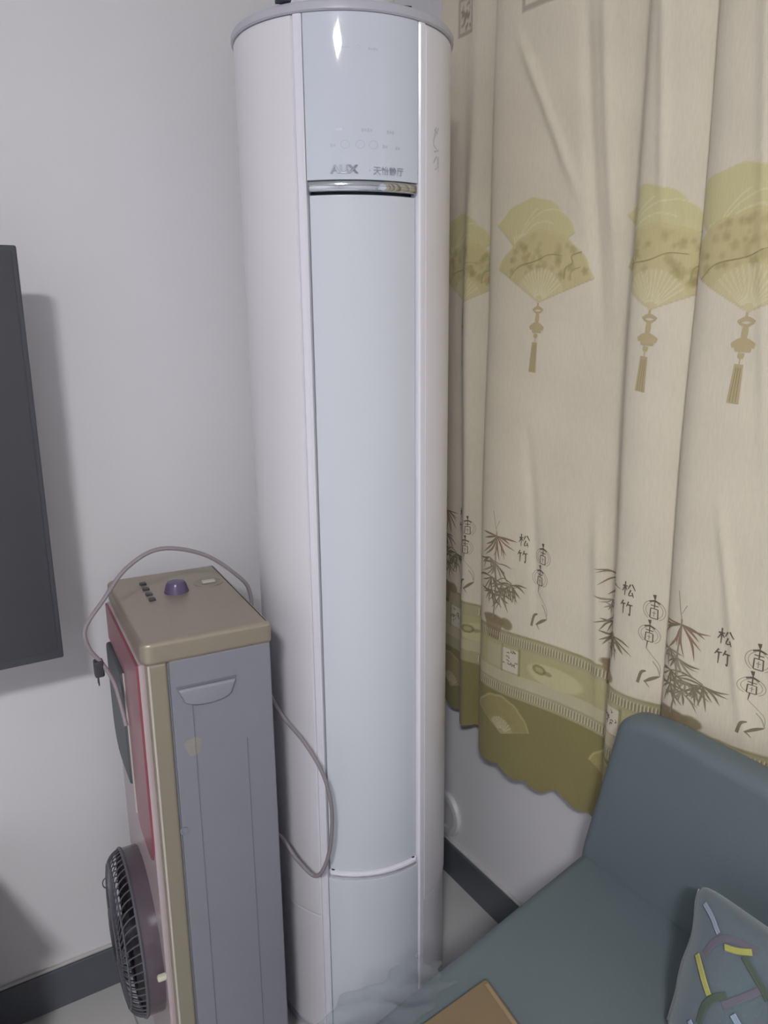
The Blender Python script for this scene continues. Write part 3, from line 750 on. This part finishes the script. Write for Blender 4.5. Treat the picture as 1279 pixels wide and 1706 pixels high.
for ci, c in enumerate(CENT[:5]):
    CUR[0] = 'tassel_print %d' % ci
    for pts, w0, w1, wm in (([(c, 1.402), (c-.001, 1.388)], .004, .004, None), ([(c-.012, 1.386), (c, 1.391), (c+.012, 1.386)], .003, .003, .006), ([(c-.010, 1.384), (c, 1.379), (c+.010, 1.384)], .002, .002, .004),
                            ([(c, 1.382), (c-.002, 1.352)], .004, .006, .009), ([(c-.018, 1.345), (c-.002, 1.350), (c+.014, 1.344)], .006, .006, .013), ([(c-.012, 1.337), (c-.002, 1.340), (c+.009, 1.336)], .004, .004, .009), ([(c-.003, 1.332), (c-.004, 1.322)], .008, .006, .009), ([(c-.004, 1.322), (c-.0045, 1.312)], .0015, .0015, None),
                            ([(c-.005, 1.312), (c-.009, 1.242)], .012, .0165, None)):
        pts = [(a_, 1.402-(1.402-z_)*.75) for a_, z_ in pts]
        stroke('tan', pts, w0, w1, wm)
    for k in range(3): stroke('ink_g', [(c-.008+k*.003, 1.330), (c-.013+k*.004, 1.284)], .0006, off=.0011)
    CUR[0] = 'branch_print %d' % ci
    stroke('ink_f', [(c-.075, 1.447), (c-.05, 1.466), (c-.01, 1.472), (c+.02, 1.482), (c+.05, 1.480)], .0016, .0008, off=.0009)
    stroke('ink_f', [(c+.055, 1.442), (c+.058, 1.46), (c+.072, 1.468), (c+.07, 1.48), (c+.09, 1.486)], .003, .0015, off=.0009)
    stroke('ink_f', [(c+.068, 1.442), (c+.070, 1.455), (c+.088, 1.462)], .002, .001, off=.0009)
    c = c+LOW[ci]
    for G, zc in ((SONG, .968), (ZHU, .936)):
        CUR[0] = 'character_print %d %d' % (ci, G is SONG)
        for st in G: stroke('ink', [(c-.015+.0125*x+(.0 if G is SONG else -.002), zc+.0125*z) for x, z in st], .0026, .0014, n=3)
    # lantern medallions
    for k, zc in enumerate((.948, .905)):
        s0 = c+.032-k*.005; CUR[0] = 'lantern_print %d %d' % (ci, k)
        ring_('ink_l', s0, zc, .0185, .0165, .0009, 300, 600); ring_('ink_l', s0, zc, .014, .013, .0008, -60, 70); ring_('ink_l', s0, zc, .014, .013, .0008, 110, 240)
        stroke('ink', [(s0-.001, zc+.026), (s0, zc+.020)], .006, .003); stroke('ink', [(s0-.009, zc+.013), (s0, zc+.016), (s0+.009, zc+.013)], .0018, .0018, .003)
        stroke('ink', [(s0-.0065, zc+.008), (s0+.0065, zc+.008)], .0016); stroke('ink', [(s0, zc+.02), (s0, zc+.004)], .0018)
        stroke('ink', [(s0-.006, zc+.003), (s0-.0065, zc-.013)], .0018); stroke('ink', [(s0+.006, zc+.003), (s0+.0065, zc-.013)], .0018)
        stroke('ink', [(s0-.006, zc+.003), (s0+.006, zc+.003)], .0014); stroke('ink_l', [(s0-.003, zc-.004), (s0+.003, zc-.004)], .0014); stroke('ink_l', [(s0, zc), (s0, zc-.010)], .0014); stroke('ink', [(s0-.006, zc-.013), (s0+.006, zc-.013)], .0014)
    stroke('ink', [(c+.025, .892), (c+.0235, .878)], .002, .001)
    stroke('ink_l', [(c+.023, .878), (c+.035, .866), (c+.047, .852), (c+.049, .836)], .0008)
    CUR[0] = 'crane_print %d' % ci
    stroke('ink_b', [(c+.036, .856), (c+.044, .846), (c+.049, .830)], .0016)
    stroke('ink_g', [(c+.013, .806), (c+.018, .828), (c+.026, .834)], .0055, .002, .005); stroke('ink_g', [(c+.024, .812), (c+.036, .822), (c+.048, .830)], .003, .002, .006); stroke('ink_l', [(c+.026, .812), (c+.033, .804)], .003, .001)
    CUR[0] = 'bamboo_print %d' % ci
    s0 = c-.09
    stroke('ink_l', [(s0-.004, 1.012), (s0+.001, .985), (s0+.006, .965)], .0012); stroke('ink_l', [(s0+.012, .994), (s0+.004, .978)], .0012, .0006); stroke('ink_l', [(s0+.005, .97), (s0+.002, .90), (s0+.004, .84), (s0-.002, .79)], .0028, .0034); stroke('ink_g', [(s0-.010, .90), (s0+.002, .88), (s0+.001, .80), (s0+.006, .785)], .0016)
    for cl, (ls, lz, n, kk_, L0) in enumerate(((s0+.006, .962, 13, 'ink_r', .052), (s0+.048, .872, 11, 'ink_g', .046), (s0-.008, .875, 9, 'ink_g', .040), (s0+.020, .866, 9, 'ink_l', .042), (s0-.014, .915, 7, 'ink_l', .036), (s0-.006, .848, 9, 'ink_g', .040), (s0+.016, .842, 8, 'ink_l', .036), (s0+.004, .905, 9, 'ink_l', .044), (s0+.034, .862, 7, 'ink_g', .034))):
        for q in range(n):
            a = R_(84+192*(q+.5)/n+random.uniform(-9, 9)); leaf(kk_ if random.random() < .75 else 'ink_g', ls, lz, a, L0*random.uniform(.65, 1.1), random.uniform(.0026, .0044))
    stroke('ink_g', [(s0+.005, .868), (s0+.025, .880), (s0+.048, .874)], .002)
    CUR[0] = 'seal_print %d' % ci
    for _ in range(16):
        x, z = c-.039+random.uniform(-.017, .017), .718+random.uniform(-.017, .017); a = random.uniform(0, 6.28); L = random.uniform(.004, .008)
        zz = float(wav(c)); stroke('ink', [(x, z+zz), (x+L*math.cos(a)*.6, z+zz+L*math.sin(a)*.3), (x+L*math.cos(a+.8), z+zz+L*math.sin(a+.8))], .0022, .001, n=3)
# greek-key rows
s = .16
while s < S3+.25:
    for zk in (.654, .762):
        zz = zk+float(wav(s)); CUR[0] = 'key_band_print %d' % (zk > .7)
        stroke('ink_w', [(s, zz-.008), (s+.0012, zz+.008)], .0015); 
        stroke('ink_g', [(s+.0034, zz-.008), (s+.0034, zz+.006)], .0012)
    s += .0062
M['tan'] = mat('print_tan', rgb(190, 174, 134), .9)
M['ink_f'] = mat('print_fan_brown', rgb(172, 161, 114), .9)
for k, (bm, slots) in INK.items():
    o = obj(k.split()[0], bm, M[slots[0]], cur, False)
    for sl_ in slots[1:]: o.data.materials.append(M[sl_])
    o['kind'] = 'stuff'

rd = thing('curtain_rod', 'steel curtain rod above the cream printed curtain', 'curtain rod', (-.05, -.9, 2.452))
b = NB(); tube(b, [(0, .86, 0), (0, -.86, 0)], .011, 14); obj('rod', b, M['steel'], rd)
for s in (-1, 1):
    b = NB(); lathe(b, [(.011, -.01), (.018, 0), (.02, .012), (.012, .026), (0, .03)], 20, Matrix.Translation((0, s*.86, 0)) @ Matrix.Rotation(R_(-90*s), 4, 'X')); obj('finial', b, M['steel'], rd)
    b = NB(); tube(b, [(.05, s*.83, 0), (0, s*.83, 0)], .007, 10); lathe(b, [(.02, 0), (.02, .004)], 20, Matrix.Translation((.046, s*.83, 0)) @ Matrix.Rotation(R_(90), 4, 'Y')); obj('bracket', b, M['steel'], rd)

# ------------------------------------------------------------------ sofa
SZ = .49
sf = thing('sofa', 'blue-grey leatherette sofa with its back to the curtain', 'sofa', (-.4, -1.4, 0))
OX, OY = .4, 1.4
def sp(pts): return [(x+OX, y+OY) for x, y in pts]
b = NB(); prism(b, round_poly(sp([(-.128, -.672), (-.80, -.812), (-.80, -2.25), (-.128, -2.25)]), [.02, .05, .05, .02], 6), SZ-.15, SZ, 'xyz', .022, 5)
obj('seat', b, M['sofa'], sf, ang=60)
b = NB(); prism(b, sp([(-.15, -.72), (-.74, -.84), (-.74, -2.2), (-.15, -2.2)]), .10, SZ-.148, 'xyz', .01, 2)
obj('base', b, M['sofa'], sf)
b = NB()
poly = round_poly([(-.668+OY, SZ-.06), (-.672+OY, SZ), (-.737+OY, .772), (-.80+OY, .786), (-2.25+OY, .786), (-2.25+OY, SZ-.06)], [.01, .02, .05, .05, .08, .01], 7)
prism(b, poly, -.150+OX, -.092+OX, 'yzx', .02, 5)
obj('backrest', b, M['sofa'], sf, ang=60)
for x in (-.70, -.19):
    for y in (-.88, -2.15):
        b = NB(); lathe(b, [(.018, 0), (.022, .10)], 16, Matrix.Translation((x+OX, y+OY, 0))); obj('leg', b, M['sofa_leg'], sf)

# ------------------------------------------------------------------ things on the sofa
A_ = on_plane(810, 1628, Vector((0, 0, SZ+.024)), Vector((0, 0, 1)))
vB = (on_plane(866, 1706, Vector((0, 0, SZ+.024)), Vector((0, 0, 1)))-A_)*2.6; vD = (on_plane(702, 1706, Vector((0, 0, SZ+.024)), Vector((0, 0, 1)))-A_)*1.9
cb2 = thing('card_pouch', 'flat tan card pouch lying on the blue-grey sofa seat', 'pouch', (A_.x, A_.y, SZ+.0005))
q = [Vector((0, 0)), Vector((vB.x, vB.y)), Vector((vB.x+vD.x, vB.y+vD.y)), Vector((vD.x, vD.y))]
b = NB(); prism(b, round_poly([tuple(p) for p in q], .008, 4), 0, .0235, 'xyz', .003, 3)
obj('pouch_body', b, M['card'], cb2)
n_e = Vector((-vB.y, vB.x)).normalized(); n_e = n_e if n_e.dot(q[3]) > 0 else -n_e
b = NB(); e0, e1 = q[1]*.05+n_e*.004, q[1]*.98+n_e*.004
prism(b, [tuple(e0), tuple(e1), tuple(e1+n_e*.005), tuple(e0+n_e*.005)], .0230, .0246, 'xyz')
obj('pouch_edge_highlight', b, M['card_e'], cb2, False)  # lighter tan strip paints the highlight along the right edge

# clear plastic bag, crumpled
def film():
    bm = NB(); nx, ny = 64, 30; rn = np.random.RandomState(11); g = []
    ws = [(rn.uniform(-70, 70), rn.uniform(-90, 90), rn.uniform(0, 6.28), rn.uniform(.5, 1)) for _ in range(9)]
    for i in range(nx+1):
        row = []
        for j in range(ny+1):
            a, c = 2*i/nx-1, 2*j/ny-1
            x = a*.135*(1+.06*math.sin(5*c+1)+.03*math.sin(13*c)); y = c*.044*(1+.16*math.sin(4*a+2)+.09*math.sin(11*a+1)+.05*math.sin(23*a))
            r = sum(q*(1-abs(math.sin(kx*x+ky*y+p))) for kx, ky, p, q in ws)/5.0
            edge = max(0, 1-a**4)*max(0, 1-c**4)
            row.append(bm.verts.new((x+.004*math.sin(60*y), y+.004*math.sin(70*x), .001+.019*r*(.25+.75*edge))))
        g.append(row)
    for i in range(nx):
        for j in range(ny): bm.faces.new((g[i][j], g[i+1][j], g[i+1][j+1], g[i][j+1]))
    return bm
o = obj('plastic_film', film(), M['film'], None, True, (-.635, -.782, SZ+.0005), ang=180)
o.rotation_euler = (0, 0, R_(12))
tag(o, 'crumpled clear plastic film at the edge of the sofa seat', 'plastic film')

# cushion: leaning on the backrest
TL = Vector((-.222, -.955, .657)); PH, PW = .188, .43
ey = Vector((.02, -1, 0)).normalized()                       # along the top edge
ed = Vector((-.095, -.034, -.155)).normalized()   # down the face
en = ey.cross(ed).normalized()
if en.dot(CAM-TL) < 0: en = -en
def cush(u, v, side):
    """u along the top edge 0..1, v down 0..1"""
    a, c = 2*u-1, 2*v-1
    t = max(0, (1-a**4))**.55*max(0, (1-c**4))**.55
    wob = .012*math.sin(9*a+2)*(1-abs(c))+.010*math.sin(7*c+1)*(1-abs(a))
    k = (a*a*c*c)**5
    uu = .5+.5*a*(1-.035*(1-c*c)-.05*k+.012*math.sin(6*c+.5)*(1-c*c)); vv = .5+.5*c*(1-.06*(1-a*a)-.07*k)
    return TL+ey*(uu*PW)+ed*(vv*PH)+en*(side*t*((.05 if side > 0 else .072)+wob*.5))
ORG = TL+ey*PW*.5+ed*PH
pw = thing('cushion', 'soft grey-blue cushion with yellow and pale blue stripes on the sofa', 'cushion', tuple(ORG))
b = NB(); n1, n2 = 48, 36; fr_g, bk_g = [], []
for side, G in ((1, fr_g), (-1, bk_g)):
    for i in range(n1+1):
        G.append([b.verts.new(cush(i/n1, j/n2, side)-ORG) for j in range(n2+1)])
    for i in range(n1):
        for j in range(n2):
            q = (G[i][j], G[i+1][j], G[i+1][j+1], G[i][j+1]); b.faces.new(q if side > 0 else q[::-1])
bmesh.ops.remove_doubles(b, verts=b.verts, dist=1e-5)
obj('cushion_body', b, M['pillow'], pw, ang=180)
def px_uv(u, v):
    p = on_plane(u, v, TL+en*.03, en); d = p-TL; return d.dot(ey)/PW, d.dot(ed)/PH
LIFT = [0.0]
def cstripe(m, pts, wd, ridges=0, du=0.0):
    LIFT[0] += .00015
    P = catmull([px_uv(*q)+(0,) for q in pts], 12) if len(pts) > 2 else [np.array(px_uv(*pts[0])+(0,))*(1-t)+np.array(px_uv(*pts[1])+(0,))*t for t in np.linspace(0, 1, 14)]
    P = [p+np.array((du, 0, 0)) for p in P]
    b = NB(); rows = []; N = len(P); K = 9
    for i, p in enumerate(P):
        q = P[min(i+1, N-1)]-P[max(i-1, 0)]; dx, dy = q[0]*PW, q[1]*PH; L = math.hypot(dx, dy) or 1
        nx, ny = -dy/L*wd/2, dx/L*wd/2
        row = []
        for k in range(K):
            s = 2*k/(K-1)-1; u, v = p[0]+s*nx/PW, p[1]+s*ny/PH
            u = min(max(u, .004), .996); v = min(max(v, .004), .996)
            h = .0008+LIFT[0]+.0020*abs(math.cos(s*math.pi*1.5))*(1 if ridges else .3)
            row.append(b.verts.new(cush(u, v, 1)+en*h-ORG))
        rows.append(row)
    for i in range(N-1):
        for k in range(K-1): b.faces.new((rows[i][k], rows[i+1][k], rows[i+1][k+1], rows[i][k+1]))
    return obj('stripe', b, m, pw, ang=180)
for m, pts, wd, rg in (('p_purp', [(1160, 1566), (1185, 1548), (1220, 1540), (1275, 1552)], .010, 0), ('p_green', [(1140, 1672), (1158, 1648), (1180, 1632), (1206, 1624)], .011, 0), ('p_purp', [(1198, 1640), (1225, 1628), (1255, 1614), (1279, 1604)], .010, 0),
                       ('p_green', [(1246, 1562), (1262, 1588), (1282, 1622)], .012, 0),
                       ('p_blue', [(1168, 1494), (1186, 1512), (1200, 1535)], .008, 1), ('p_yel', [(1146, 1568), (1160, 1595), (1175, 1628)], .010, 1), ('p_yel', [(1211, 1553), (1236, 1556), (1266, 1555)], .009, 1), ('p_blue', [(1217, 1652), (1232, 1678), (1248, 1712)], .011, 1), ('p_blue', [(1124, 1668), (1134, 1688), (1143, 1715)], .009, 1), ('p_yel', [(1256, 1699), (1275, 1706)], .008, 1)):
    for du in (0, .27, .54):
        o = cstripe(M[m], pts, wd*.78, rg, du)
        tag(o, {'p_purp': 'dull purple stripe', 'p_green': 'dark green stripe', 'p_blue': 'pale blue stripe', 'p_yel': 'yellow stripe'}[m])
b = NB(); tube(b, catmull([cush(.003, v, 0)-ey*.001-ORG for v in np.linspace(.06, .94, 10)], 4), .0016, 6)
obj('piping', b, M['thread'], pw)
